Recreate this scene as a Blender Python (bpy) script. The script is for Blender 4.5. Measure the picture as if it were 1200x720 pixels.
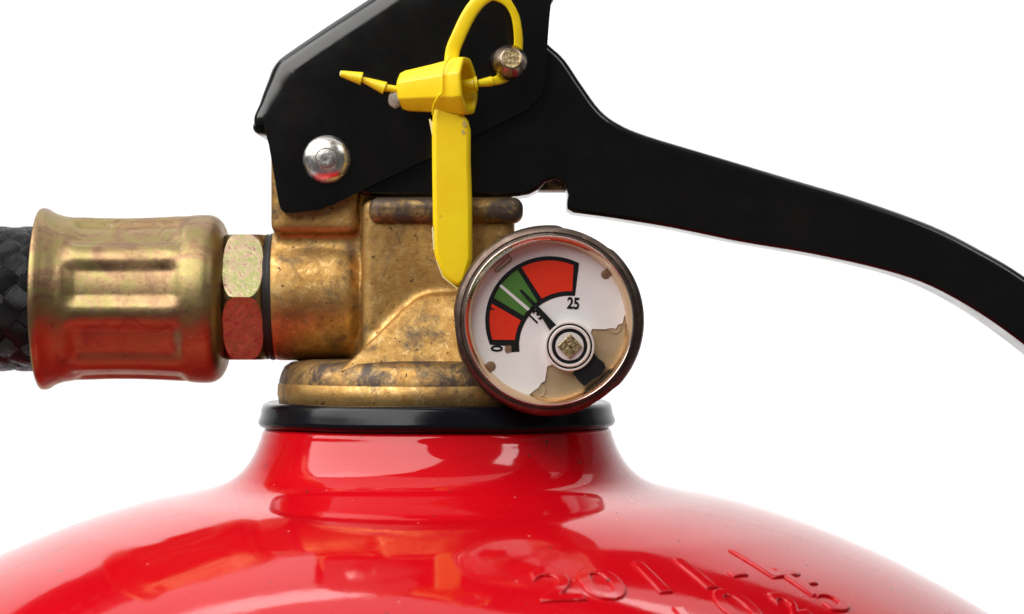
import bpy, bmesh, math, random
from mathutils import Vector, Matrix, noise
random.seed(7)
PI = math.pi
scene = bpy.context.scene
for o in list(bpy.data.objects):
    bpy.data.objects.remove(o)

# One "unit" in the builders is 0.125 mm; K turns it into metres.
K = 0.000125
D = 3600.0                      # lens to extinguisher axis, in units (0.45 m)
AX = -88.0                      # x of the extinguisher axis
FLOOR = -3050.0

# ------------------------------------------------------------------ camera
cam_d = bpy.data.cameras.new('camera')
cam = bpy.data.objects.new('camera', cam_d)
scene.collection.objects.link(cam)
cam.location = (0, -D * K, 0)
cam.rotation_euler = (PI / 2, 0, 0)
cam_d.sensor_width = 36.0
cam_d.lens = 36.0 * D / 1200.0
cam_d.clip_start = 0.01
cam_d.clip_end = 50
cam_d.dof.use_dof = True
cam_d.dof.focus_distance = (D - 170) * K
cam_d.dof.aperture_fstop = 28.0
scene.camera = cam

# ------------------------------------------------------------------ world, lamps, exposure
world = bpy.data.worlds.new('World')
scene.world = world
world.use_nodes = True
world.node_tree.nodes['Background'].inputs[0].default_value = (0.95, 0.97, 1.0, 1)
world.node_tree.nodes['Background'].inputs[1].default_value = 0.10
scene.view_settings.view_transform = 'Standard'
scene.view_settings.look = 'None'
scene.view_settings.exposure = 0.0
scene.view_settings.gamma = 1.0
scene.view_settings.use_curve_mapping = False
scene.cycles.denoising_prefilter = 'NONE'


def lamp(name, loc, target, sx, sy, radiance, col=(1, 1, 1), spread=180):
    d = bpy.data.lights.new(name, 'AREA')
    d.shape = 'RECTANGLE'
    d.size = sx * K
    d.size_y = sy * K
    d.energy = radiance * PI * (sx * K) * (sy * K)
    d.color = col
    d.spread = math.radians(spread)
    o = bpy.data.objects.new(name, d)
    scene.collection.objects.link(o)
    o.location = Vector(loc) * K
    o.rotation_euler = (Vector(target) - Vector(loc)).to_track_quat('-Z', 'Y').to_euler()
    return o


def polar(az, el, dist):        # az 0 = towards the photographer, positive = right
    a, e = math.radians(az), math.radians(el)
    return (dist * math.sin(a) * math.cos(e), -dist * math.cos(a) * math.cos(e), dist * math.sin(e))


lamp('window_softbox', polar(-53, 42, 3700), (-60, 0, -50), 5400, 2900, 5.2, (1, 0.985, 0.96))
lamp('small_softbox', polar(52, 40, 4600), (0, 0, -100), 800, 1500, 7.0, (1, 0.99, 0.97))
lamp('overhead_softbox', (0, 1100, 3600), (0, 300, 0), 6500, 4200, 0.9)
lamp('backdrop_lamp', (0, 2300, 3400), (0, 5200, 200), 7000, 1500, 5.2, spread=170)
lamp('backdrop_lamp_low', (0, 2600, -2900), (0, 5200, 0), 7000, 900, 4.0, spread=170)


# ------------------------------------------------------------------ helpers
def U(px, py, y=0.0):
    f = (D + y) / D
    return Vector(((px - 600) * f, y, (360 - py) * f))


def F(y):
    return (D + y) / D


BASE = {}


def empty(name, base, label, cat):
    o = bpy.data.objects.new(name, None)
    scene.collection.objects.link(o)
    o.empty_display_size = 0.02
    o.location = Vector(base) * K
    o['label'] = label
    o['category'] = cat
    BASE[o] = Vector(base)
    return o


def root_of(o):
    while o.parent:
        o = o.parent
    return o


def obj(name, bm, mat, parent=None, smooth=True, angle=40):
    base = BASE.get(root_of(parent), Vector((0, 0, 0))) if parent else Vector((0, 0, 0))
    bmesh.ops.recalc_face_normals(bm, faces=bm.faces)
    for v in bm.verts:
        v.co = (v.co - base) * K
    me = bpy.data.meshes.new(name)
    bm.to_mesh(me)
    bm.free()
    o = bpy.data.objects.new(name, me)
    scene.collection.objects.link(o)
    if mat:
        me.materials.append(mat)
    if parent:
        o.parent = parent
    if smooth:
        for p in me.polygons:
            p.use_smooth = True
        try:
            me.set_sharp_from_angle(angle=math.radians(angle))
        except Exception:
            pass
    return o


def bevel(o, w, seg=3, ang=35):
    m = o.modifiers.new('bevel', 'BEVEL')
    m.width = w * K
    m.segments = seg
    m.limit_method = 'ANGLE'
    m.angle_limit = math.radians(ang)
    m.harden_normals = False
    return o


def rim_bevel(o, w, seg, y0, y1, ntop, n, low):
    """round only the edges that run along the two side faces"""
    me = o.data
    a = me.attributes.new('bevel_weight_edge', 'FLOAT', 'EDGE')
    for e in me.edges:
        p, q = (me.vertices[i].co.y / K for i in e.vertices)
        if abs(p - q) < .01 and min(abs(p - y0), abs(p - y1)) < .5:
            a.data[e.index].value = 1.0 if all((i % n) < ntop for i in e.vertices) else low
    m = o.modifiers.new('bevel', 'BEVEL')
    m.width = w * K
    m.segments = seg
    m.limit_method = 'WEIGHT'
    return o


def lathe(bm, prof, c, axis='z', seg=128, closed=False, rfun=None, cap=True):
    """prof: (radius, position along axis) relative to c."""
    rings = []
    for r, h in prof:
        ring = []
        for i in range(seg):
            a = 2 * PI * i / seg
            rr = rfun(a, r, h) if rfun else r
            ca, sa = rr * math.cos(a), rr * math.sin(a)
            if axis == 'z':
                p = (ca, sa, h)
            elif axis == 'x':
                p = (h, ca, sa)
            else:
                p = (ca, h, sa)
            ring.append(bm.verts.new(Vector(p) + Vector(c)))
        rings.append(ring)
    n = len(rings)
    for k in range(n if closed else n - 1):
        A, B = rings[k], rings[(k + 1) % n]
        for i in range(seg):
            j = (i + 1) % seg
            bm.faces.new((A[i], A[j], B[j], B[i]))
    if cap and not closed:
        bm.faces.new(rings[0])
        bm.faces.new(rings[-1])
    return rings


def prism(bm, pts, y0, y1, back_scale=True):
    """Outline in picture pixels at the front plane y0, extruded straight back to y1."""
    fr = [bm.verts.new(U(x, y, y0)) for x, y in pts]
    bk = [bm.verts.new((v.co.x, y1, v.co.z)) for v in fr]
    n = len(fr)
    bm.faces.new(fr)
    bm.faces.new(bk[::-1])
    for i in range(n):
        j = (i + 1) % n
        bm.faces.new((fr[i], bk[i], bk[j], fr[j]))
    return fr


def box(bm, x0, x1, y0, y1, z0, z1):
    r = bmesh.ops.create_cube(bm, size=1)
    for v in r['verts']:
        v.co = Vector((x0 + (v.co.x + .5) * (x1 - x0), y0 + (v.co.y + .5) * (y1 - y0), z0 + (v.co.z + .5) * (z1 - z0)))
    return r['verts']


def rbox(bm, x0, x1, y0, y1, z0, z1, w):
    vs = box(bm, x0, x1, y0, y1, z0, z1)
    es = list({e for v in vs for e in v.link_edges})
    bmesh.ops.bevel(bm, geom=es, offset=w, segments=4, profile=.5, affect='EDGES')


def catmull(pts, n=6, closed=False):
    out = []
    m = len(pts)
    P = [Vector(p) for p in pts]
    for i in range(m if closed else m - 1):
        if closed:
            a, b, c, d = P[(i - 1) % m], P[i], P[(i + 1) % m], P[(i + 2) % m]
        else:
            a, b, c, d = P[max(i - 1, 0)], P[i], P[i + 1], P[min(i + 2, m - 1)]
        for k in range(n):
            t = k / n
            out.append(0.5 * ((2 * b) + (c - a) * t + (2 * a - 5 * b + 4 * c - d) * t * t + (3 * b - a - 3 * c + d) * t ** 3))
    if not closed:
        out.append(P[-1])
    return out


def sweep(bm, path, sect, up=Vector((0, -1, 0)), scales=None):
    """Sweep a 2-D section (a along side, b along up) down a path of Vectors; capped."""
    rings = []
    n = len(path)
    for i, p in enumerate(path):
        t = (path[min(i + 1, n - 1)] - path[max(i - 1, 0)]).normalized()
        s = t.cross(up).normalized()
        u = s.cross(t).normalized()
        k = scales[i] if scales else (1, 1)
        if not isinstance(k, tuple):
            k = (k, k)
        rings.append([bm.verts.new(p + s * a * k[0] + u * b * k[1]) for a, b in sect])
    m = len(sect)
    for A, B in zip(rings, rings[1:]):
        for i in range(m):
            j = (i + 1) % m
            bm.faces.new((A[i], A[j], B[j], B[i]))
    bm.faces.new(rings[0])
    bm.faces.new(rings[-1])


def circ(r, n=16):
    return [(r * math.cos(2 * PI * i / n), r * math.sin(2 * PI * i / n)) for i in range(n)]


# ------------------------------------------------------------------ materials
def S(px):                       # noise scale for a feature of px units
    return 1.0 / (px * K)


class Mat:
    def __init__(self, name, col=(.5, .5, .5), rough=.4, metal=0.0, **kw):
        self.m = bpy.data.materials.new(name)
        self.m.use_nodes = True
        self.nt = self.m.node_tree
        self.b = self.nt.nodes['Principled BSDF']
        self.b.inputs['Base Color'].default_value = (*col, 1)
        self.b.inputs['Roughness'].default_value = rough
        self.b.inputs['Metallic'].default_value = metal
        for k, v in kw.items():
            self.b.inputs[k.replace('_', ' ')].default_value = v
        self.tc = self.nt.nodes.new('ShaderNodeTexCoord').outputs['Object']
        self.last_n = None

    def node(self, t, **kw):
        n = self.nt.nodes.new(t)
        for k, v in kw.items():
            setattr(n, k, v)
        return n

    def link(self, a, b):
        self.nt.links.new(a, b)

    def noise(self, px, detail=4, rough=.55, dist=0.0, stretch=None):
        n = self.node('ShaderNodeTexNoise')
        n.inputs['Scale'].default_value = S(px)
        n.inputs['Detail'].default_value = detail
        n.inputs['Roughness'].default_value = rough
        n.inputs['Distortion'].default_value = dist
        src = self.tc
        if stretch:
            mp = self.node('ShaderNodeMapping')
            mp.inputs['Scale'].default_value = stretch
            self.link(src, mp.inputs['Vector'])
            src = mp.outputs[0]
        self.link(src, n.inputs['Vector'])
        return n.outputs['Fac']

    def ramp(self, fac, stops):
        r = self.node('ShaderNodeValToRGB')
        e = r.color_ramp.elements
        while len(e) > 1:
            e.remove(e[-1])
        for i, (p, c) in enumerate(stops):
            el = e[0] if i == 0 else e.new(p)
            el.position = p
            el.color = (*c, 1) if not isinstance(c, (int, float)) else (c, c, c, 1)
        self.link(fac, r.inputs[0])
        return r.outputs[0]

    def mix(self, fac, a, b, mode='MIX'):
        n = self.node('ShaderNodeMix', data_type='RGBA', blend_type=mode)
        for s, v in ((0, fac), (6, a), (7, b)):
            if hasattr(v, 'is_linked'):
                self.link(v, n.inputs[s])
            elif isinstance(v, (int, float)):
                n.inputs[s].default_value = v if s == 0 else (v, v, v, 1)
            else:
                n.inputs[s].default_value = (*v, 1)
        return n.outputs[2]

    def specks(self, cell, size, keep=.5):
        """sparse round specks: one per cell at most, only some cells kept"""
        v = self.node('ShaderNodeTexVoronoi', feature='F1')
        v.inputs['Scale'].default_value = S(cell)
        v.inputs['Randomness'].default_value = 1.0
        self.link(self.tc, v.inputs['Vector'])
        sep = self.node('ShaderNodeSeparateColor')
        self.link(v.outputs['Color'], sep.inputs[0])
        lim = self.node('ShaderNodeMath', operation='MULTIPLY')      # each speck its own size
        self.link(sep.outputs[1], lim.inputs[0])
        lim.inputs[1].default_value = size / cell
        a = self.node('ShaderNodeMath', operation='LESS_THAN')
        self.link(v.outputs['Distance'], a.inputs[0])
        self.link(lim.outputs[0], a.inputs[1])
        b = self.node('ShaderNodeMath', operation='LESS_THAN')
        self.link(sep.outputs[0], b.inputs[0])
        b.inputs[1].default_value = keep
        c = self.node('ShaderNodeMath', operation='MULTIPLY')
        self.link(a.outputs[0], c.inputs[0])
        self.link(b.outputs[0], c.inputs[1])
        return c.outputs[0]

    def scratches(self, px, stretch, lo=.70, hi=.76):
        return self.ramp(self.noise(px, 2, .5, 0.2, stretch), [(0.0, 0), (lo, 0), (hi, 1)])

    def set(self, inp, sock):
        self.link(sock, self.b.inputs[inp])
        return self

    def bump(self, h, dist_px, strength=1.0):
        n = self.node('ShaderNodeBump')
        n.inputs['Strength'].default_value = strength
        n.inputs['Distance'].default_value = dist_px * K
        self.link(h, n.inputs['Height'])
        if self.last_n:
            self.link(self.last_n, n.inputs['Normal'])
        self.last_n = n.outputs[0]
        self.link(self.last_n, self.b.inputs['Normal'])
        return self


# glossy red paint with dust specks and slight orange peel
M = Mat('red_paint', (0.56, 0.002, 0.007), 0.07, 0, Specular_IOR_Level=0.42)
big = M.ramp(M.noise(160, 3), [(0.35, 0.0), (0.75, 1.0)])
c = M.mix(big, (0.52, 0.002, 0.007), (0.58, 0.003, 0.009))
pale = M.specks(15, 1.5, .38)
dark = M.specks(20, 2.4, .42)
scr = M.scratches(5, (1, 1, 14), .715, .76)
c = M.mix(dark, c, (0.13, 0.02, 0.02))
c = M.mix(pale, c, (0.62, 0.16, 0.15))
c = M.mix(M.mix(.35, (0, 0, 0), scr), c, (0.62, 0.16, 0.14))
M.set('Base Color', c)
M.set('Roughness', M.mix(pale, M.ramp(M.noise(60, 5), [(0.35, 0.045), (0.7, 0.10)]), 0.5))
M.bump(M.noise(22, 2), 0.35, 0.25)
M.bump(dark, 0.6, 0.5)
RED = M.m

# brass casting with brown-black patina
def brass(name, amount, dark=(0.10, 0.065, 0.04), base=(0.60, 0.37, 0.125), base2=(0.42, 0.235, 0.07), light=(0.68, 0.48, 0.21)):
    M = Mat(name, base, .35, 1.0)
    n1 = M.noise(40, 9, .72, .5)
    n2 = M.noise(8, 5, .65)
    n3 = M.noise(90, 6, .68)
    n4 = M.noise(13, 7, .75, .3)
    c = M.mix(M.ramp(n3, [(0.40, 0), (0.58, 1)]), base, base2)
    c = M.mix(M.ramp(M.noise(62, 7, .7, .4), [(0.51, 0), (0.68, .65)]), c, (0.22, 0.135, 0.065))
    c = M.mix(M.ramp(n4, [(0.52, 0), (0.66, .8)]), c, light)
    c = M.mix(M.ramp(n4, [(0.34, .75), (0.46, 0)]), c, (0.26, 0.14, 0.045))
    pat = M.ramp(n1, [(0.62 - amount, 0), (0.78 - amount, 1)])
    c = M.mix(pat, c, dark)
    sp = M.ramp(n2, [(0.0, 0), (0.635, 0), (0.69, .95)])
    c = M.mix(sp, c, (0.045, 0.028, 0.02))
    M.set('Base Color', c)
    M.set('Roughness', M.ramp(n4, [(0.3, 0.62), (0.7, 0.42)]))
    M.set('Metallic', M.ramp(pat, [(0.0, 0.95), (1.0, 0.55)]))
    M.bump(M.noise(5, 6, .7), 1.0, .48)
    return M.m

BRASS = brass('cast_brass', 0.105)
BRASS_OLD = brass('tarnished_brass', 0.22, (0.085, 0.06, 0.045))
BRASS_PLATE_M = Mat('brushed_brass', (0.66, 0.47, 0.25), .45, 0.75)
_h = (U(667.5, 406, -188) - Vector((AX, 0, FLOOR))) * K
_mp = BRASS_PLATE_M.node('ShaderNodeMapping')
_mp.inputs['Location'].default_value = -_h
_wv = BRASS_PLATE_M.node('ShaderNodeTexWave', wave_type='RINGS', rings_direction='Y')
_wv.inputs['Scale'].default_value = S(11)
_wv.inputs['Distortion'].default_value = 1.5
_wv.inputs['Detail'].default_value = 3
BRASS_PLATE_M.link(BRASS_PLATE_M.tc, _mp.inputs['Vector'])
BRASS_PLATE_M.link(_mp.outputs[0], _wv.inputs['Vector'])
BRASS_PLATE_M.bump(_wv.outputs['Fac'], .1, .2)
BRASS_PLATE_M.set('Base Color', BRASS_PLATE_M.mix(BRASS_PLATE_M.ramp(BRASS_PLATE_M.noise(34, 3), [(.35, 0), (.65, 1)]), (0.58, 0.42, 0.24), (0.70, 0.54, 0.35)))
BRASS_PLATE = BRASS_PLATE_M.m

# passivated zinc of the ferrule and nut
M = Mat('yellow_zinc', (0.72, 0.52, 0.28), .3, 1.0)
a = M.noise(38, 6, .68, .8)
c = M.ramp(a, [(0.30, (0.23, 0.138, 0.086)), (0.42, (0.29, 0.178, 0.098)), (0.50, (0.34, 0.235, 0.115)), (0.57, (0.31, 0.26, 0.10)), (0.63, (0.33, 0.225, 0.12)), (0.75, (0.26, 0.15, 0.105))])
sp = M.ramp(M.noise(7, 3, .6), [(0.0, 0), (0.68, 0), (0.76, .8)])
c = M.mix(sp, c, (0.50, 0.43, 0.34))
dk = M.ramp(M.noise(18, 6, .7), [(0.0, 0), (0.60, 0), (0.70, .75)])
c = M.mix(dk, c, (0.16, 0.09, 0.05))
M.set('Base Color', c)
M.set('Roughness', M.ramp(M.noise(30, 5), [(0.3, 0.36), (0.7, 0.52)]))
M.bump(M.noise(6, 5), .8, .35)
ZINC = M.m

M = Mat('nut_zinc', (0.7, 0.6, 0.3), .4, 1.0)
a = M.noise(14, 5, .65, 1.0)
c = M.ramp(a, [(0.32, (0.13, 0.08, 0.06)), (0.43, (0.32, 0.22, 0.15)), (0.50, (0.34, 0.27, 0.16)), (0.57, (0.22, 0.245, 0.085)), (0.66, (0.38, 0.26, 0.21))])
M.set('Base Color', c)
M.set('Roughness', M.ramp(M.noise(12, 5), [(0.3, 0.26), (0.7, 0.48)]))
M.bump(M.noise(6, 4), .6, .3)
NUT = M.m

# black painted steel
M = Mat('black_paint', (0.006, 0.0055, 0.005), .2, 0)
ds = M.specks(17, 1.7, .35)
sm = M.ramp(M.noise(90, 6, .7), [(0.4, 0), (0.8, 1)])
c = M.mix(sm, (0.0025, 0.0023, 0.0022), (0.0065, 0.0054, 0.0045))
c = M.mix(ds, c, (0.085, 0.075, 0.06))
c = M.mix(M.mix(.5, (0, 0, 0), M.scratches(4, (1, 1, 9), .74, .79)), c, (0.05, 0.045, 0.04))
c = M.mix(M.specks(60, 2.6, .14), c, (0.16, 0.045, 0.02))
M.set('Base Color', c)
M.set('Roughness', M.ramp(M.noise(40, 6), [(0.3, 0.13), (0.7, 0.25)]))
M.bump(M.noise(9, 3), .35, .2)
BLACK = M.m

M = Mat('black_rubber', (0.004, 0.0048, 0.007), .16, 0, Specular_IOR_Level=0.25)
M.bump(M.noise(60, 3), 1.5, .3)
M.set('Roughness', M.ramp(M.noise(45, 5), [(0.3, 0.10), (0.7, 0.26)]))
RUBBER = M.m
DARK = Mat('dark_gap', (0.012, 0.010, 0.009), .6).m

# braid yarn, filaments along each strand
M = Mat('black_yarn', (0.010, 0.011, 0.013), .27, 0, Specular_IOR_Level=0.3)
uv = M.node('ShaderNodeTexCoord').outputs['UV']
w = M.node('ShaderNodeTexWave', wave_type='BANDS', bands_direction='X')
w.inputs['Scale'].default_value = 2.6
w.inputs['Distortion'].default_value = 1.2
w.inputs['Detail'].default_value = 2
M.link(uv, w.inputs['Vector'])
M.bump(w.outputs['Fac'], 2.2, .9)
M.set('Base Color', M.mix(w.outputs['Fac'], (0.0015, 0.0015, 0.002), (0.014, 0.015, 0.020)))
YARN = M.m

# yellow seal plastic
M = Mat('yellow_plastic', (0.86, 0.58, 0.008), .36, 0, Subsurface_Weight=0.25, Subsurface_Scale=0.0012)
M.b.inputs['Subsurface Radius'].default_value = (1.0, 0.6, 0.1)
sp = M.ramp(M.noise(6, 3, .6), [(0.0, 0), (0.68, 0), (0.75, .6)])
sp = M.mix(M.mix(.5, (0, 0, 0), M.specks(16, 2.2, .4)), sp, (1, 1, 1))
c = M.mix(M.ramp(M.noise(50, 4), [(0.35, 0), (0.7, 1)]), (0.95, 0.71, 0.006), (0.92, 0.63, 0.005))
M.set('Base Color', M.mix(sp, c, (0.62, 0.36, 0.02)))
M.bump(M.noise(20, 4), 1.3, .35)
YELLOW = M.m
FLASH = Mat('pale_flash_plastic', (0.90, 0.80, 0.36), .5).m
GLUE = Mat('clear_glue', (0.62, 0.58, 0.50), .2, 0, Transmission_Weight=0.5).m

# rivet and pin
M = Mat('plated_steel', (0.80, 0.77, 0.72), .2, 1.0)
sp = M.ramp(M.noise(7, 5, .7), [(0.0, 0), (0.56, 0), (0.68, .8)])
M.set('Base Color', M.mix(sp, (0.80, 0.77, 0.72), (0.42, 0.37, 0.30)))
M.set('Roughness', M.ramp(M.noise(9, 5), [(0.3, 0.16), (0.7, 0.42)]))
M.bump(M.noise(9, 4), .8, .3)
STEEL = M.m
M = Mat('worn_steel', (0.40, 0.38, 0.36), .4, 1.0)
M.set('Base Color', M.ramp(M.noise(8, 5, .7), [(0.35, (0.30, 0.28, 0.26)), (0.65, (0.58, 0.55, 0.52))]))
M.bump(M.noise(7, 5), 1.5, .7)
STEEL_WORN = M.m
M = Mat('bronze_pin', (0.33, 0.25, 0.19), .3, 1.0)
M.set('Base Color', M.ramp(M.noise(10, 5, .7), [(0.35, (0.26, 0.19, 0.145)), (0.65, (0.46, 0.37, 0.29))]))
M.bump(M.noise(7, 4), 1.0, .4)
BRONZE_PIN = M.m
M = Mat('bronze_pin_face', (0.45, 0.35, 0.20), .4, 1.0)
M.set('Base Color', M.ramp(M.noise(4, 5, .7), [(0.4, (0.26, 0.17, 0.07)), (0.6, (0.62, 0.50, 0.28))]))
M.bump(M.noise(4, 4), 1.5, .9)
PIN_FACE = M.m

# gauge
M = Mat('gauge_bronze', (0.21, 0.135, 0.10), .25, 1.0)
M.set('Base Color', M.ramp(M.noise(26, 6, .7), [(0.3, (0.095, 0.066, 0.052)), (0.55, (0.14, 0.10, 0.08)), (0.72, (0.24, 0.19, 0.16))]))
M.set('Roughness', M.ramp(M.noise(14, 4), [(0.3, 0.36), (0.7, 0.55)]))
M.bump(M.noise(10, 3), .8, .2)
BEZEL = M.m
CHROME = Mat('polished_rim', (0.62, 0.54, 0.49), .2, 1.0).m
GOLD = Mat('gold_inner_wall', (0.80, 0.58, 0.36), .22, 1.0).m
M = Mat('white_dial', (0.80, 0.765, 0.75), .45, 0)
M.set('Base Color', M.mix(M.ramp(M.noise(60, 4), [(0.4, 0), (0.7, 1)]), (0.87, 0.85, 0.84), (0.82, 0.79, 0.775)))
DIAL = M.m
INK = Mat('black_print', (0.004, 0.004, 0.005), .6, 0, Specular_IOR_Level=0.2).m
M = Mat('red_print', (0.70, 0.035, 0.010), .6, 0, Specular_IOR_Level=0.15)
M.set('Base Color', M.mix(M.noise(5, 3), (0.68, 0.026, 0.007), (0.78, 0.040, 0.011)))
REDP = M.m
M = Mat('green_print', (0.075, 0.21, 0.035), .6, 0, Specular_IOR_Level=0.15)
M.set('Base Color', M.mix(M.noise(4, 3), (0.062, 0.18, 0.030), (0.088, 0.235, 0.042)))
GREENP = M.m
WHITEP = Mat('white_print', (0.78, 0.75, 0.73), .5).m
BROWNP = Mat('brown_lug', (0.34, 0.21, 0.12), .4, 0.6).m
NEEDLE = Mat('black_needle', (0.004, 0.004, 0.005), .6, 0, Specular_IOR_Level=0.2).m
CREAM = Mat('hub_cream', (0.78, 0.73, 0.70), .25, 0.0).m

M = Mat('gauge_glass', (1, 1, 1), 0.02)
nt = M.nt
tr = M.node('ShaderNodeBsdfTransparent')
gl = M.node('ShaderNodeBsdfGlossy')
gl.inputs['Roughness'].default_value = 0.03
fr = M.node('ShaderNodeFresnel')
fr.inputs['IOR'].default_value = 1.45
mx = M.node('ShaderNodeMixShader')
geo = M.node('ShaderNodeNewGeometry')
inv = M.node('ShaderNodeMath', operation='SUBTRACT')
inv.inputs[0].default_value = 1.0
M.link(geo.outputs['Backfacing'], inv.inputs[1])
mul = M.node('ShaderNodeMath', operation='MULTIPLY')
M.link(fr.outputs[0], mul.inputs[0])
M.link(inv.outputs[0], mul.inputs[1])
M.link(mul.outputs[0], mx.inputs[0])
M.link(tr.outputs[0], mx.inputs[1])
M.link(gl.outputs[0], mx.inputs[2])
M.link(mx.outputs[0], nt.nodes['Material Output'].inputs['Surface'])
GLASS = M.m

WHITE = Mat('white_paper', (0.88, 0.88, 0.88), .9).m

# ------------------------------------------------------------------ setting: a white paper sweep
bm = bmesh.new()
prof = [(-2500, FLOOR - 40), (3600, FLOOR - 40)]
R = 1600
for i in range(1, 13):
    a = PI / 2 * i / 12
    prof.append((3600 + R * math.sin(a), FLOOR - 40 + R - R * math.cos(a)))
prof.append((5200, 6200))
prev = None
for y, z in prof:
    cur = [bm.verts.new((x, y, z)) for x in (-7500, -3000, 0, 3000, 7500)]
    if prev:
        for i in range(4):
            bm.faces.new((prev[i], prev[i + 1], cur[i + 1], cur[i]))
    prev = cur
bd = obj('backdrop', bm, WHITE)
bd['kind'] = 'structure'
bd['label'] = 'plain bright white studio backdrop behind the extinguisher'

# ------------------------------------------------------------------ the extinguisher
ext = empty('fire_extinguisher', (AX, 0, FLOOR), 'red fire extinguisher with black levers, brass valve and round pressure gauge', 'fire extinguisher')
axis0 = (AX, 0, 0)


def Z(py):
    return 360 - py


# ---- body
keys = [(196, 499), (203, 503), (206.5, 513), (213, 529), (223, 545), (236, 557.5), (250, 565.5), (266, 571), (290, 576.5), (332, 585), (372, 595.5), (412, 608), (448, 621),
        (512, 648), (568, 676), (628, 710), (672, 741), (712, 778), (742, 820), (758, 868), (764, 930)]
pr = catmull([(r, Z(p), 0) for r, p in keys], 14)
DOME = [(p.x, p.y) for p in pr]
TILT = math.radians(0.2)
bm = bmesh.new()
full = DOME + [(764, -2000), (764, FLOOR + 60), (752, FLOOR + 20), (720, FLOOR)]
lathe(bm, full, axis0, 'z', 512)
rot = Matrix.Rotation(-TILT, 4, 'Y')
piv = Vector((AX, 0, Z(500)))


def tilt(v):
    return rot @ (v - piv) + piv


for v in bm.verts:
    v.co = tilt(v.co)
body = obj('cylinder_body', bm, RED, ext, angle=60)


def dome_z(r):
    for (r0, z0), (r1, z1) in zip(DOME, DOME[1:]):
        if r0 <= r <= r1 and r1 > r0:
            t = (r - r0) / (r1 - r0)
            return z0 + t * (z1 - z0)
    return DOME[-1][1]


def dome_pt(az, r, lift=0.0):
    d = 2.0
    s = (dome_z(r + d) - dome_z(r - d)) / (2 * d)
    n = Vector((-s, 1)).normalized()       # in (r, z)
    rr, zz = r + n.x * lift, dome_z(r) + n.y * lift
    return tilt(Vector((AX + rr * math.sin(az), -rr * math.cos(az), zz)))


def pick(px, py):
    """where the view ray through a picture point meets the dome: (azimuth, radius)"""
    o = Vector((0, -D, 0))
    d = (U(px, py, 0) - o)
    inv = rot.inverted()
    t = 0.72
    while t < 1.1:
        p = o + d * t
        q = inv @ (p - piv) + piv
        r = math.hypot(q.x - AX, q.y)
        if q.z < dome_z(r) and r < 764:
            return math.atan2(q.x - AX, -q.y), r
        t += 0.0004
    return None


# ---- stamped characters on the shoulder
def text_mesh(s, size, extrude, bev, offset=0.0, align='CENTER'):
    c = bpy.data.curves.new('t', 'FONT')
    c.body = s
    c.size = size
    c.extrude = extrude
    c.bevel_depth = bev
    c.bevel_resolution = 1
    c.offset = offset
    c.align_x = align
    c.align_y = 'CENTER'
    c.resolution_u = 6
    o = bpy.data.objects.new('t', c)
    scene.collection.objects.link(o)
    bpy.context.view_layer.update()
    me = bpy.data.meshes.new_from_object(o.evaluated_get(bpy.context.evaluated_depsgraph_get()))
    bpy.data.objects.remove(o)
    bpy.data.curves.remove(c)
    b = bmesh.new()
    b.from_mesh(me)
    bpy.data.meshes.remove(me)
    return b


def stamp(ch, px, py, size, wide=1.0, twist=0.0, lift=0.5):
    hit = pick(px, py)
    if not hit:
        return
    az0, r0 = hit
    b = text_mesh(ch, size * .82, 0.3, 1.9, 0.4)
    bmesh.ops.subdivide_edges(b, edges=[e for e in b.edges if e.calc_length() > 8], cuts=2)
    ct, st = math.cos(twist), math.sin(twist)
    for v in b.verts:
        x, y, z = v.co
        x *= wide
        x, y = x * ct - y * st, x * st + y * ct
        v.co = dome_pt(az0 + x / r0, r0 - y, lift + z)
    obj('stamped_character', b, RED, body, angle=60)


for ch, px, py, sz in (('2', 652, 689, 100), ('0', 706, 687, 100), ('1', 765, 680, 100), ('1', 816, 675, 100), ('-', 861, 671, 70), ('L', 896, 662, 104),
                       ('1', 812, 736, 92), ('0', 866, 714, 96), ('-', 906, 697, 60), ('2', 926, 712, 62), ('1', 934, 684, 92), ('5', 968, 700, 96),):
    stamp(ch, px, py, sz, 1.15)

# ---- black ring between body and valve
bm = bmesh.new()
ring = [(170, Z(470)), (198, Z(470.5)), (203, Z(473)), (205, Z(477)), (206.2, Z(485)), (208.5, Z(491)), (209, Z(494.5)), (206.5, Z(498)), (201, Z(500.5)), (195, Z(502.5)), (170, Z(503))]
lathe(bm, ring, axis0, 'z', 200, cap=False)
for v in bm.verts:
    a = math.atan2(v.co.y, v.co.x - AX)
    v.co.z += 0.7 * math.sin(3 * a + 1) + 0.5 * math.sin(7 * a)
obj('neck_ring', bm, RUBBER, ext, angle=70)

# ---- brass valve
bm = bmesh.new()
# outlet port towards the hose
CY = Z(346.5)
lathe(bm, [(60, 0), (72, 0), (76, 5), (76.5, 40), (76, 80), (74, 94), (66, 106), (50, 114), (25, 118)], (319 - 600, 0, CY), 'x', 64)
# upper left block
rbox(bm, 322 - 600, 424 - 600, -66, 66, Z(276), Z(175), 9)
prism(bm, [(322, 262), (424, 262), (424, 300), (330, 300)], -52, 52)
# centre block
rbox(bm, 428 - 600, 603 - 600, -86, 86, Z(440), Z(237), 10)
box(bm, 412 - 600, 600 - 600, -52, 52, Z(300), Z(200))
# solid middle of the casting
lathe(bm, [(84, Z(440)), (84, Z(240))], (AX - 20, 0, 0), 'z', 64)
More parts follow.
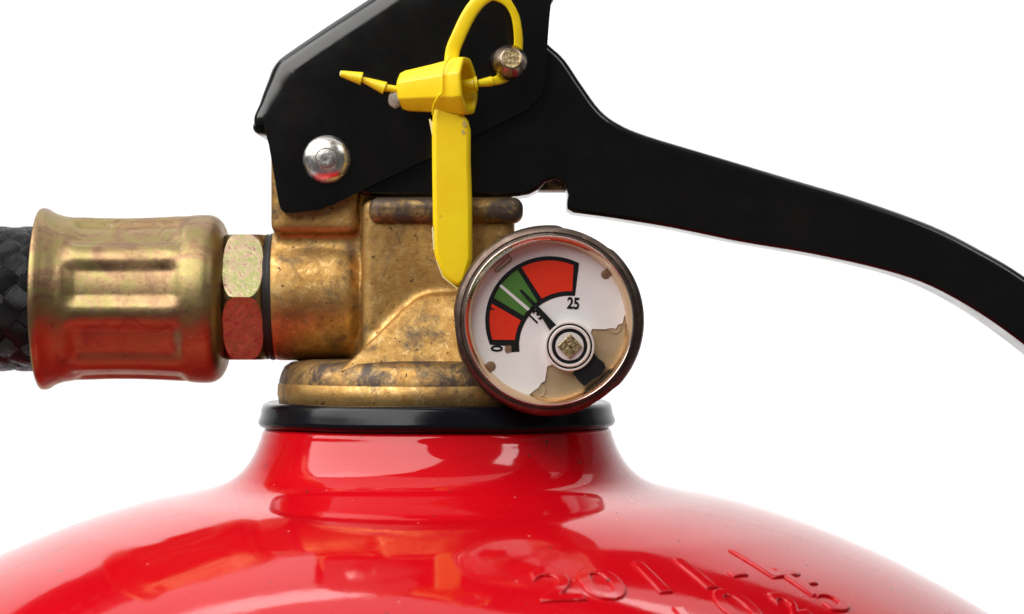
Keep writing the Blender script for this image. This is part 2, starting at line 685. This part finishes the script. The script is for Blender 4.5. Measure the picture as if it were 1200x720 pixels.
# boss carrying the gauge
fr_ = prism(bm, [(398, 436), (424, 411), (446, 389), (472, 363), (488, 350), (503, 345), (560, 342), (640, 342), (672, 436)], -112, 0)
for v in fr_:                   # its face leans back towards the top
    v.co.y = -96 - 0.62 * (Z(342) - v.co.z)
lathe(bm, [(46, -170), (46, 0)], (U(643, 376, -205).x, 0, U(643, 376, -205).z), 'y', 48)
valve = obj('valve_body', bm, BRASS, ext)
m = valve.modifiers.new('remesh', 'REMESH')
m.mode = 'VOXEL'
m.voxel_size = 2.0 * K
m.use_smooth_shade = True
m = valve.modifiers.new('smooth', 'SMOOTH')
m.factor = 0.5
m.iterations = 34
# foot: dull shoulder over a brighter flange
bm = bmesh.new()
lathe(bm, [(90, Z(420)), (150, Z(421)), (170, Z(424)), (178, Z(429)), (182, Z(437)), (184.5, Z(446)), (184.5, Z(452)), (150, Z(452))], axis0, 'z', 160, cap=False)
obj('shoulder', bm, BRASS_OLD, valve, angle=60)
bm = bmesh.new()
lathe(bm, [(150, Z(447.5)), (184, Z(448)), (186, Z(450)), (186.5, Z(462)), (184.5, Z(471)), (182, Z(476)), (150, Z(478))], axis0, 'z', 160, cap=False)
obj('flange', bm, BRASS, valve, angle=60)
# rounded ledge below the levers
bm = bmesh.new()
box(bm, U(432, 0, -98).x, U(613, 0, -98).x, -98, -60, U(0, 262, -98).z, U(0, 231, -98).z)
led = obj('ledge', bm, BRASS_OLD, valve, angle=60)
bevel(led, 12, 6)

# ---- nut, washer, ferrule, hose (axis along x)
hy = Z(350.5)


def px_x(p):
    return p - 600


bm = bmesh.new()
Rn = 84.0


def hexr(a, r, h):
    k = (a) % (PI / 3)              # a = 0 faces away from / towards the viewer: a corner
    hr = Rn * math.cos(PI / 6) / math.cos(k - PI / 6)
    return min(r, hr)


np_ = [(60, 0), (72.8, 0), (76.5, 2), (80, 5), (82.6, 9), (84.2, 14), (84.5, 20), (84.5, 28), (84.2, 33), (82.6, 38), (80, 42), (76.5, 45), (72.8, 47), (60, 47)]
np2 = [np_[0]] + [(p.x, p.y) for p in catmull([(a, b, 0) for a, b in np_[1:-1]], 8)] + [np_[-1]]
lathe(bm, np2, (px_x(266.5), 0, Z(348.5)), 'x', 360, rfun=hexr)
nut = obj('hex_nut', bm, NUT, ext, angle=50)
bm = bmesh.new()
lathe(bm, [(50, 0), (71, 0), (73.5, 2), (73, 6), (74.5, 8), (74, 12), (50, 12)], (px_x(311), 0, Z(348)), 'x', 96)
obj('washer', bm, DARK, ext)

fp = [(84, 44), (97, 40.5), (103.5, 40), (106, 41.5), (106.5, 45), (105.5, 49.5), (102, 55), (99, 62), (96.5, 72), (95, 90), (94, 120), (94, 150), (95, 180), (96.5, 205), (98.2, 222), (98.5, 236),
      (97, 243.5), (93.5, 249.5), (88, 254), (80, 257.5), (72, 259.5), (66, 262)]
fp2 = [(p.x, p.y) for p in catmull([(r, x, 0) for r, x in fp], 4)]
# extra stations so that the crimps have clean ends
dense = []
for (r0, x0), (r1, x1) in zip(fp2, fp2[1:]):
    n = max(1, int(abs(x1 - x0) / 3))
    for k in range(n):
        dense.append((r0 + (r1 - r0) * k / n, x0 + (x1 - x0) * k / n))
dense.append(fp2[-1])


def smooth(e0, e1, v):
    t = min(1, max(0, (v - e0) / (e1 - e0)))
    return t * t * (3 - 2 * t)


def crimp(a, r, h):
    # angle measured in the y-z plane; a = pi looks at the viewer, rising with z
    ang = math.degrees(math.atan2(math.sin(a), -math.cos(a))) - 11.5
    k = abs((ang + 22.5) % 45 - 22.5)
    along = smooth(76, 92, h) * (1 - smooth(202, 216, h))
    d = 5.8 * (1 - smooth(8.0, 18.0, k)) * along
    bulge = 1.6 * smooth(14, 22, k) * along
    return r - d + bulge


bm = bmesh.new()
lathe(bm, dense, (-592, 0, hy), 'x', 320, rfun=crimp, cap=False)
obj('hose_ferrule', bm, ZINC, ext, angle=55)

bm = bmesh.new()
lathe(bm, [(40, -560), (74, -560), (74, 66), (40, 66)], (-600, 0, hy), 'x', 64)
hose = obj('hose', bm, DARK, ext)
NC = 12
kx = 2 * PI / 400.0
strand_i = 0
for sgn in (1, -1):
    for i in range(NC):
        bm = bmesh.new()
        uvl = bm.loops.layers.uv.new('UVMap')
        rows = []
        xs = [-540 + 600 * t / 150 for t in range(151)]
        half = 18.0
        for x in xs:
            th0 = 2 * PI * i / NC + sgn * kx * x
            s = 2 * kx * x * NC / (2 * PI)
            h = sgn * 2.2 * math.cos(PI * (s if sgn > 0 else s))
            row = []
            # direction along strand in (x, r*theta): (1, sgn*kx*R); across: (-sgn*kx*R, 1)
            RR = 81.5
            L = math.hypot(1, kx * RR)
            cx, ct = -sgn * kx * RR / L, 1 / L
            for j in range(7):
                f = j / 6 * 2 - 1
                rr = RR + h + 2.4 * (1 - f ** 4) - 2.0
                xx = x + cx * half * f
                th = th0 + ct * half * f / RR
                row.append((bm.verts.new((xx - 600, -rr * math.cos(th), hy + rr * math.sin(th))), f, x / 40))
            rows.append(row)
        for A, B in zip(rows, rows[1:]):
            for j in range(6):
                q = (A[j], A[j + 1], B[j + 1], B[j])
                f = bm.faces.new([p[0] for p in q])
                for lp, p in zip(f.loops, q):
                    lp[uvl].uv = (p[1], p[2])
        o = obj('braid_strand', bm, YARN, hose, angle=80)
        m = o.modifiers.new('thick', 'SOLIDIFY')
        m.thickness = 2.2 * K
        m.offset = 0

# ---- carry handle: the lower lever, a closed rounded section
YL = -64
top = [(560, 20), (600, 30), (632, 44), (645, 54), (662, 70), (681, 98), (703, 128), (725.5, 145), (759, 159), (842, 184), (925.5, 209), (1009, 234), (1092, 264), (1148, 292), (1200, 323), (1262, 372), (1318, 440)]
bot = [(1296, 486), (1244, 441), (1200, 404), (1148, 367), (1092, 336), (1037, 317), (953, 298), (870, 284), (787, 267), (720, 256), (672, 249.5), (665, 245), (664.5, 238), (666, 228), (661, 215), (650, 210.5), (639, 214), (631, 222.5), (620, 228), (606, 230.5), (560, 230.5), (500, 230.5), (445, 230.5), (424, 228), (405, 205)]
topc = [(p.x, p.y) for p in catmull([(x, y, 0) for x, y in top], 4)]
b1 = [(p.x, p.y) for p in catmull([(x, y, 0) for x, y in bot[:11]], 4)]
outline = topc + b1 + bot[11:]
bm = bmesh.new()
# section: front face, rounded edges all the way round (bevel), straight through to the far side
prism(bm, outline, YL, 44)
lev = obj('carry_handle', bm, BLACK, ext, angle=50)
rim_bevel(lev, 9.5, 5, YL, 44, len(topc), len(outline), .5)
bm = bmesh.new()
rbox(bm, U(622, 0, -45).x, U(669, 0, -45).x, -46, 40, U(0, 223, -45).z, U(0, 200, -45).z, 2)
obj('stop_block', bm, BRASS_OLD, valve)

# ---- operating lever: bent sheet, upper one
W = 82.0
path = [(297.5, 148), (296.5, 142), (297.5, 134), (303, 121), (307, 108), (312, 94), (317, 80), (324, 69.5), (336, 60), (380, 30), (426, 0), (480, -36), (540, -74), (620, -116), (720, -156), (860, -190), (1040, -205)]
rest = [(1040, -140), (860, -118), (740, -90), (668, -50), (647, -8), (644, 20), (641, 60), (638, 98), (634, 112), (618, 129), (560, 158), (500, 187), (424, 223), (390, 240), (374, 246), (350, 249), (335, 250), (330, 247), (327, 240), (321, 205), (315, 170), (312.5, 161)]
rb = 25.0
path = [(297.5, 148)] + [(p.x, p.y) for p in catmull([(x, y, 0) for x, y in path[1:]], 4)]
P = [U(x, y, -W) for x, y in path]
N = []
for i in range(len(P)):
    t = (P[min(i + 1, len(P) - 1)] - P[max(i - 1, 0)]).normalized()
    N.append(Vector((t.z, 0, -t.x)))      # towards the inside (right / down)
bm = bmesh.new()
cols = []
na = 7
for i, p in enumerate(P):
    col = []
    rb = 11 + 14 * smooth(150, 72, path[i][1]) if path[i][1] > 72 else 25.0
    for k in range(na):
        a = PI / 2 * k / (na - 1)
        q = p + N[i] * (rb - rb * math.sin(a))
        q.y = -W + rb * (1 - math.cos(a))
        col.append(bm.verts.new(q))
    for k in range(na):
        a = PI / 2 * (na - 1 - k) / (na - 1)
        q = p + N[i] * (rb - rb * math.sin(a))
        q.y = W - rb * (1 - math.cos(a))
        col.append(bm.verts.new(q))
    cols.append(col)
for A, B in zip(cols, cols[1:]):
    for k in range(len(A) - 1):
        bm.faces.new((A[k], A[k + 1], B[k + 1], B[k]))
rf = [bm.verts.new(U(x, y, -W)) for x, y in rest]
rk = [bm.verts.new((v.co.x, W, v.co.z)) for v in rf]
# the plates start a little way up the path, which leaves the curled lip free
s0 = 0
bm.faces.new([c[0] for c in cols[s0:]] + rf)
bm.faces.new([c[-1] for c in cols[s0:]] + rk)
op = obj('operating_lever', bm, BLACK, ext, angle=50)
m = op.modifiers.new('sheet', 'SOLIDIFY')
m.thickness = 14 * K
m.offset = -1
bevel(op, 3.0, 3, 50)

bm = bmesh.new()
lathe(bm, [(3, -W + 8), (7.2, -W + 9), (8.6, -W + 12), (8.6, W - 12), (7, W - 9), (3, W - 8)], (U(304, 148.5, -W).x, 0, U(304, 148.5, -W).z), 'y', 28)
obj('curled_lip', bm, BLACK, op)

# ---- rivet
bm = bmesh.new()
c = U(382.5, 186.5, -W - 10)
f = F(-W)
lathe(bm, [(r * f, h) for r, h in ((28, 4), (28.3, -1), (27.4, -3.5), (25.0, -6.6), (21.5, -9.4), (17, -11.6), (13.5, -12.6), (12.8, -11.8), (11, -11.4), (5, -11.6), (1, -11.7))], (c.x, -W, c.z), 'y', 64)
riv = obj('rivet', bm, STEEL, ext, angle=50)
bm = bmesh.new()
lathe(bm, [(r * f, h) for r, h in ((12.4, -10), (12.2, -12.6), (11, -13.6), (6, -14.1), (1, -13.8))], (c.x, -W, c.z), 'y', 40)
obj('peened_end', bm, STEEL_WORN, riv, angle=50)

# ---- safety pin end
bm = bmesh.new()
lathe(bm, [(7, 34), (7, 6), (15, 5), (19.5, 0), (20, -7), (19, -13), (12.5, -21), (11, -21.5)], (0, 0, 0), 'y', 64)
tw = Matrix.Rotation(math.radians(-12), 4, 'X') @ Matrix.Rotation(math.radians(9), 4, 'Z')
cp = U(596, 75, -W - 26)
for v in bm.verts:
    v.co = tw @ v.co + cp
pin = obj('safety_pin', bm, BRONZE_PIN, ext, angle=30)
bm = bmesh.new()
lathe(bm, [(11.2, -21.2), (10.8, -22.2), (10.2, -22.0), (4, -22.4), (1, -22.3)], (0, 0, 0), 'y', 40)
for v in bm.verts:
    v.co = tw @ v.co + cp
obj('pin_face', bm, PIN_FACE, pin)

# ------------------------------------------------------------------ pressure gauge
YG = -205
g = U(643, 376, YG)
fg = F(YG)


def flat(a, r, h):
    if r > 104.5 and h > -212:
        for deg, dist in ((66, 106.5), (186, 109.8), (306, 109.5)):
            d = abs((math.degrees(a) - deg + 180) % 360 - 180)
            if d < 40:
                r = min(r, dist * fg / math.cos(math.radians(d)) if d < 89 else r)
    return r


bm = bmesh.new()
lathe(bm, [(r * fg, h) for r, h in ((40, -150), (104, -150), (111, -154), (112.3, -160), (112.3, -196), (111.8, -203), (110, -208.5), (107, -211.5), (104, -212.5), (103.4, -211.4), (102.8, -211.4), (102.2, -212.8), (100.2, -213.2), (99.9, -212))],
      (g.x, 0, g.z), 'y', 240, rfun=flat, cap=False)
gauge = obj('pressure_gauge', bm, BEZEL, ext, angle=35)
bm = bmesh.new()
lathe(bm, [(r * fg, h) for r, h in ((100.3, -212), (99.9, -214.2), (98.9, -215), (97.8, -214.2), (97.0, -211))], (g.x, 0, g.z), 'y', 200, cap=False)
obj('polished_rim', bm, CHROME, gauge, angle=70)
bm = bmesh.new()
lathe(bm, [(r * fg, h) for r, h in ((97.6, -213.5), (95, -210), (92.2, -203), (90.5, -196), (90, -188))], (g.x, 0, g.z), 'y', 200, cap=False)
obj('inner_wall', bm, GOLD, gauge, angle=70)
bm = bmesh.new()
lathe(bm, [(r * fg, h) for r, h in ((94, -186), (94, -188))], (g.x, 0, g.z), 'y', 96)
obj('back_plate', bm, BRASS_PLATE, gauge)
bm = bmesh.new()
lathe(bm, [(r * fg, h) for r, h in ((97.2, -212.6), (96.4, -213.6), (92, -214.5), (75, -215.1), (50, -215.3), (25, -215.4), (2, -215.45))], (g.x, 0, g.z), 'y', 128)
obj('lens', bm, GLASS, gauge, angle=60)


def z5(x, y):
    return (540 + x / 4.8, 280 + y / 4.8)


def z4(x, y):
    return (510 + x / 2.881, 250 + y / 2.881)


CO = (644.2, 376.0)             # centre of the outer arc
CH = (667.5, 406.0)             # needle shaft


def arc(c, r, p0, p1, n=24):
    a0 = math.atan2(p0[1] - c[1], p0[0] - c[0])
    a1 = math.atan2(p1[1] - c[1], p1[0] - c[0])
    d = (a1 - a0 + PI) % (2 * PI) - PI
    return [(c[0] + r * math.cos(a0 + d * i / n), c[1] + r * math.sin(a0 + d * i / n)) for i in range(n + 1)]


def pprism(name, pts, y0, y1, mat, parent=None):
    bm = bmesh.new()
    prism(bm, pts, y0, y1)
    return obj(name, bm, mat, parent or gauge, smooth=False)


# dial plate with its lower right sector cut away
a0, a1 = math.radians(106), math.radians(352)       # picture angles (clockwise, y down)
pts = [(CO[0] - 1 + 91 * math.cos(a0 + (a1 - a0) * i / 60), CO[1] + 1 + 91 * math.sin(a0 + (a1 - a0) * i / 60)) for i in range(61)]
pts += [z4(632, 372), z4(618, 376), z4(610, 390), z4(592, 388), z4(575, 392), z4(530, 391), z4(500, 470), z4(420, 500), z4(378, 518), z4(371, 566), z4(358, 574), z4(348, 590), z4(338, 596)]
pprism('dial', pts, -190, -188.3, DIAL)

# scale: black ground, then the coloured sectors
A1 = z5(160, 598); A2 = z5(330, 636); B1 = z5(662, 145); B2 = z5(642, 322)
outer = arc(CO, 75.6, A1, B1, 48)
inner = arc(CH, 59.3, B2, z5(331, 590), 36)
pprism('scale_outline', outer + inner + [A2, z5(285, 638), z5(284, 604), z5(245, 602)], -190.4, -190.0, INK)


def sector(name, oa, ob, ib, ia, mat):
    pprism(name, arc(CO, 70.6, z5(*oa), z5(*ob)) + arc(CH, 64.6, z5(*ib), z5(*ia)), -190.8, -190.4, mat)


sector('red_sector', (172, 570), (178, 366), (340, 460), (307, 570), REDP)
sector('green_sector', (186, 332), (318, 172), (434, 357), (352, 432), GREENP)
sector('red_sector', (342, 160), (634, 150), (627, 297), (455, 337), REDP)


def bar(name, p, q, w0, w1, y0, y1, mat):
    p, q = Vector(p), Vector(q)
    t = (q - p).normalized()
    n = Vector((-t.y, t.x))
    return pprism(name, [p + n * w0 / 2, q + n * w1 / 2, q - n * w1 / 2, p - n * w0 / 2], y0, y1, mat)


bar('white_mark', z5(222, 262), z5(383, 400), 3.4, 3.6, -191.2, -190.8, WHITEP)
bar('tick_mark', z5(160, 388), z5(186, 398), 2.6, 1.6, -191.2, -190.8, INK)
pprism('brown_lug', [z5(250, 602), z5(280, 600), z5(286, 616), z5(282, 636), z5(256, 642), z5(246, 626)], -191.0, -190.0, BROWNP)


def dial_text(s, at, size, rot_deg, off=0.5):
    b = text_mesh(s, size, 0.2, 0, off)
    c = U(*at, -190.3)
    ca, sa = math.cos(math.radians(rot_deg)), math.sin(math.radians(rot_deg))
    for v in b.verts:
        x, y, z = v.co
        x *= .80
        x, y = x * ca - y * sa, x * sa + y * ca
        v.co = Vector((c.x + x, -190.4 - z, c.z + y))
    return obj('numeral', b, INK, gauge, smooth=False)


dial_text('0', z5(206, 617), 18, 90)
dial_text('13', z5(423, 441), 17.5, 46)
dial_text('25', z5(633, 366), 17.5, -4)

# brown-edged pale rectangle and green stripe near the top left of the dial
pprism('dial_mark', [z5(183, 176), z5(272, 90), z5(292, 112), z5(200, 194)], -191.0, -190.0, Mat('mark_border', (0.46, 0.34, 0.26), .4).m)
pprism('dial_mark', [z5(198, 176), z5(272, 106), z5(280, 116), z5(205, 184)], -191.3, -191.0, DIAL)
bar('mark_stripe', z5(206, 184), z5(283, 120), 2.2, 2.2, -191.6, -191.2, Mat('stripe_green', (0.18, 0.25, 0.10), .5).m)

# lugs and rivet marks
for (x, y, r) in ((575, 207, 5.4), (187, 517, 6.0), (606, 384, 0), (350, 598, 0)):
    c = z4(x, y)
    gp = U(*c, -190)
    bm = bmesh.new()
    if r:
        lathe(bm, [(r * F(-190), -189), (r * F(-190), -190.6), (r * .8, -190.8)], (gp.x, 0, gp.z), 'y', 24)
        obj('lug', bm, BROWNP, gauge)
    else:
        lathe(bm, [(7.6, -188.2), (7.3, -189.3), (6.6, -189.3), (6.3, -188.9), (1, -188.9)], (gp.x, 0, gp.z), 'y', 28, cap=False)
        obj('rivet_ring', bm, BRASS_PLATE, gauge)

# needle with its dark tail
pprism('needle', [z5(330, 294), z5(336, 287), z5(345, 286), z5(424, 366), z5(542, 490), z5(505, 524), z5(456, 444), z5(410, 382)], -198, -196.8, NEEDLE)
pprism('needle_tail', [z4(536, 472), z4(548, 488), z4(570, 505), z4(576, 522), z4(560, 545), z4(522, 570), z4(503, 584), z4(488, 570), z4(464, 540)], -196.5, -192, NEEDLE)

# hub
hc = U(*CH, -200)
fh = F(-200)


def hubring(name, prof, mat, seg=96):
    bm = bmesh.new()
    lathe(bm, [(r * fh, h) for r, h in prof], (hc.x, 0, hc.z), 'y', seg)
    return obj(name, bm, mat, gauge, angle=40)


hubring('hub', [(29, -189), (29.2, -200.5), (28.4, -201.6), (26.8, -201.6), (26.3, -200), (24.8, -200), (24.3, -202), (23, -203), (21, -202.6), (20.6, -200), (17, -200), (16.4, -201), (2, -201)], CREAM)
hubring('hub_groove', [(26.6, -199), (26.6, -200.7), (24.5, -200.7), (24.5, -199)], INK)
hubring('hub_groove', [(20.8, -199), (20.8, -200.9), (16.8, -200.9), (16.8, -199)], INK)
bm = bmesh.new()
cx, cy = CH
prism(bm, [(cx + 1, cy - 14.6), (cx + 14.6, cy - .5), (cx - 0.5, cy + 14.6), (cx - 14.6, cy)], -205, -199)
sq = obj('square_shaft', bm, PIN_FACE, gauge, smooth=False)
bevel(sq, .8, 2)

# ------------------------------------------------------------------ the yellow seal
YS = -W - 36
seal = empty('security_seal', U(530, 335, YS), 'yellow plastic security seal looped through the safety pin of the extinguisher', 'seal')
# barrel: eight-sided, tapered, open end turned a little to the viewer
bm = bmesh.new()
oct_r = lambda r: r
cb = U(511, 104, YS)
prof = [(8, -42), (17, -42), (22, -39), (24.5, -33), (29, 0), (33, 24), (34.5, 28), (34.5, 37), (33, 39.5), (28.5, 39.5), (27, 38), (26, 14), (10, 12)]


def octa(a, r, h):
    k = (a + PI / 8) % (PI / 4)
    return r * (0.25 + 0.75 * math.cos(PI / 8) / math.cos(k - PI / 8)) if r > 18 else r


lathe(bm, prof, (0, 0, 0), 'x', 64, rfun=octa)
rb_ = Matrix.Rotation(math.radians(4), 4, 'Y') @ Matrix.Rotation(math.radians(-17), 4, 'Z')
rb_ = Matrix.Rotation(math.radians(-4), 4, 'Y') @ Matrix.Rotation(math.radians(-17), 4, 'Z')
for v in bm.verts:
    v.co = rb_ @ v.co + cb
barrel = obj('barrel', bm, YELLOW, seal, angle=22)
bevel(barrel, 1.2, 2, 25)
# seam
bm = bmesh.new()
sm = [U(x, y, yy) for x, y, yy in ((527, 67, YS - 28), (520, 80, YS - 35), (518.5, 95, YS - 36.5), (518, 108, YS - 36), (514, 113, YS - 34), (508, 124, YS - 27), (507, 134, YS - 20))]
sweep(bm, catmull(sm, 4), circ(1.1, 8))
obj('mould_seam', bm, YELLOW, barrel)

# flag
yf = YS - 16
fl_pts = [(513, 108), (509.5, 122), (507, 134), (506, 150), (506.5, 210), (507.5, 292), (511, 305), (519, 325), (529, 333), (537, 338.5), (546, 330), (553.5, 303), (553, 230), (551.5, 190), (551.5, 152), (548.5, 141), (540, 131), (531, 118), (524, 108)]
bm = bmesh.new()
prism(bm, fl_pts, yf, yf + 17)
for v in bm.verts:          # the flag hangs clear of the levers and leans out below
    v.co.y += -0.0 * v.co.z
flag = obj('flag', bm, YELLOW, seal, angle=20)
bevel(flag, 5.0, 2, 40)
bm = bmesh.new()
prism(bm, [(502.5, 140), (504, 139.5), (509, 147), (509, 160), (506, 158)], yf + 4, yf + 7)
prism(bm, [(506, 268), (507.5, 264), (509, 275), (509, 293), (507.6, 293)], yf + 1.5, yf + 5)
prism(bm, [(510.5, 305), (518.7, 325.4), (536, 339.3), (536, 337.5), (519.8, 324.6), (511.7, 305)], yf + 2.5, yf + 5)
obj('moulding_flash', bm, FLASH, flag, smooth=False)
bm = bmesh.new()
prism(bm, [(541.5, 146), (544, 141.5), (547.5, 145), (546.5, 149), (543.5, 150)], yf - .5, yf + 3)
prism(bm, [(540.5, 153), (543, 152), (546, 157), (542.5, 158.5)], yf - .4, yf + 3)
obj('chipped_edge', bm, Mat('chip_grey', (0.50, 0.36, 0.10), .6).m, flag)

# loop through the pin
lp = [(529, 72, YS), (531, 58, YS), (538, 41, YS - 2), (547, 22, YS - 3), (556, 8, YS - 4), (566, -2, YS - 4), (577, -6, YS - 4), (588, -2, YS - 3), (597, 6, YS - 2), (604, 20, YS + 1), (607, 38, YS + 4), (607.5, 52, YS + 8), (606, 66, YS + 12), (602, 80, YS + 16), (594, 89, YS + 14), (584, 94, YS + 6), (572, 96.5, YS), (560, 98.5, YS - 4)]
pth = catmull([U(*p) for p in lp], 5)
n = len(pth)
wd = [(8.2, 72), (8.2, 40), (8.0, 8), (6.2, -4), (4.6, -1), (4.9, 25), (5.4, 60)]
sc = []
for i in range(n):
    t = i / (n - 1)
    if t < .30:
        w = 8.2
    elif t < .48:
        w = 8.2 + (4.4 - 8.2) * (t - .30) / .18
    elif t < .72:
        w = 4.4 + 1.2 * (t - .48) / .24
    elif t < .86:
        w = 5.6 + .4 * (t - .72) / .14
    else:
        w = 6.0 - 3.0 * (t - .86) / .14
    sc.append((w / 8.2, (w * .62) / 8.2))
sct = [(8.2 * math.copysign(abs(math.cos(2 * PI * i / 20)) ** .6, math.cos(2 * PI * i / 20)), 8.2 * math.copysign(abs(math.sin(2 * PI * i / 20)) ** .6, math.sin(2 * PI * i / 20))) for i in range(20)]
bm = bmesh.new()
sweep(bm, pth, sct, scales=sc)
obj('loop_strap', bm, YELLOW, seal, angle=60)


def cone(bm, p, q, r0, r1, n=20):
    sweep(bm, [p, p.lerp(q, .5), q], circ(1, n), up=Vector((0.1, -1, 0.05)).normalized(), scales=[r0, (r0 + r1) / 2, r1])


# locking shaft entering the barrel, and the barbed tail leaving it
bm = bmesh.new()
cone(bm, U(530, 101, YS - 6), U(556, 98.6, YS - 8), 4.5, 7.0)
cone(bm, U(556, 98.6, YS - 8), U(559.5, 98.2, YS - 8), 8.4, 8.4)
cone(bm, U(559.5, 98.2, YS - 7), U(576, 95.5, YS - 2), 4.0, 5.8)
obj('locking_shaft', bm, YELLOW, seal, angle=30)
bm = bmesh.new()
yt = YS - 2
cone(bm, U(476, 107, yt), U(449, 102.5, yt), 4.2, 4.2)
cone(bm, U(451, 103.5, yt), U(423, 92.5, yt), 7.4, 3.0)
cone(bm, U(424, 92.5, yt), U(399.5, 86.5, yt), 7.6, 3.6)
obj('barbed_tail', bm, YELLOW, seal, angle=30)
bm = bmesh.new()
cone(bm, U(400.2, 86.6, yt), U(398.4, 86.2, yt), 3.7, 2.6)
obj('cut_tip', bm, FLASH, seal)
bm = bmesh.new()
bmesh.ops.create_icosphere(bm, subdivisions=3, radius=1)
c = U(463.5, 116.5, YS + 2)
for v in bm.verts:
    d = v.co.normalized()
    k = 1 + .25 * noise.noise(d * 1.7)
    v.co = c + Vector((d.x * 8 * k, d.y * 8 * k, d.z * 10 * k))
obj('glue_blob', bm, GLUE, seal)
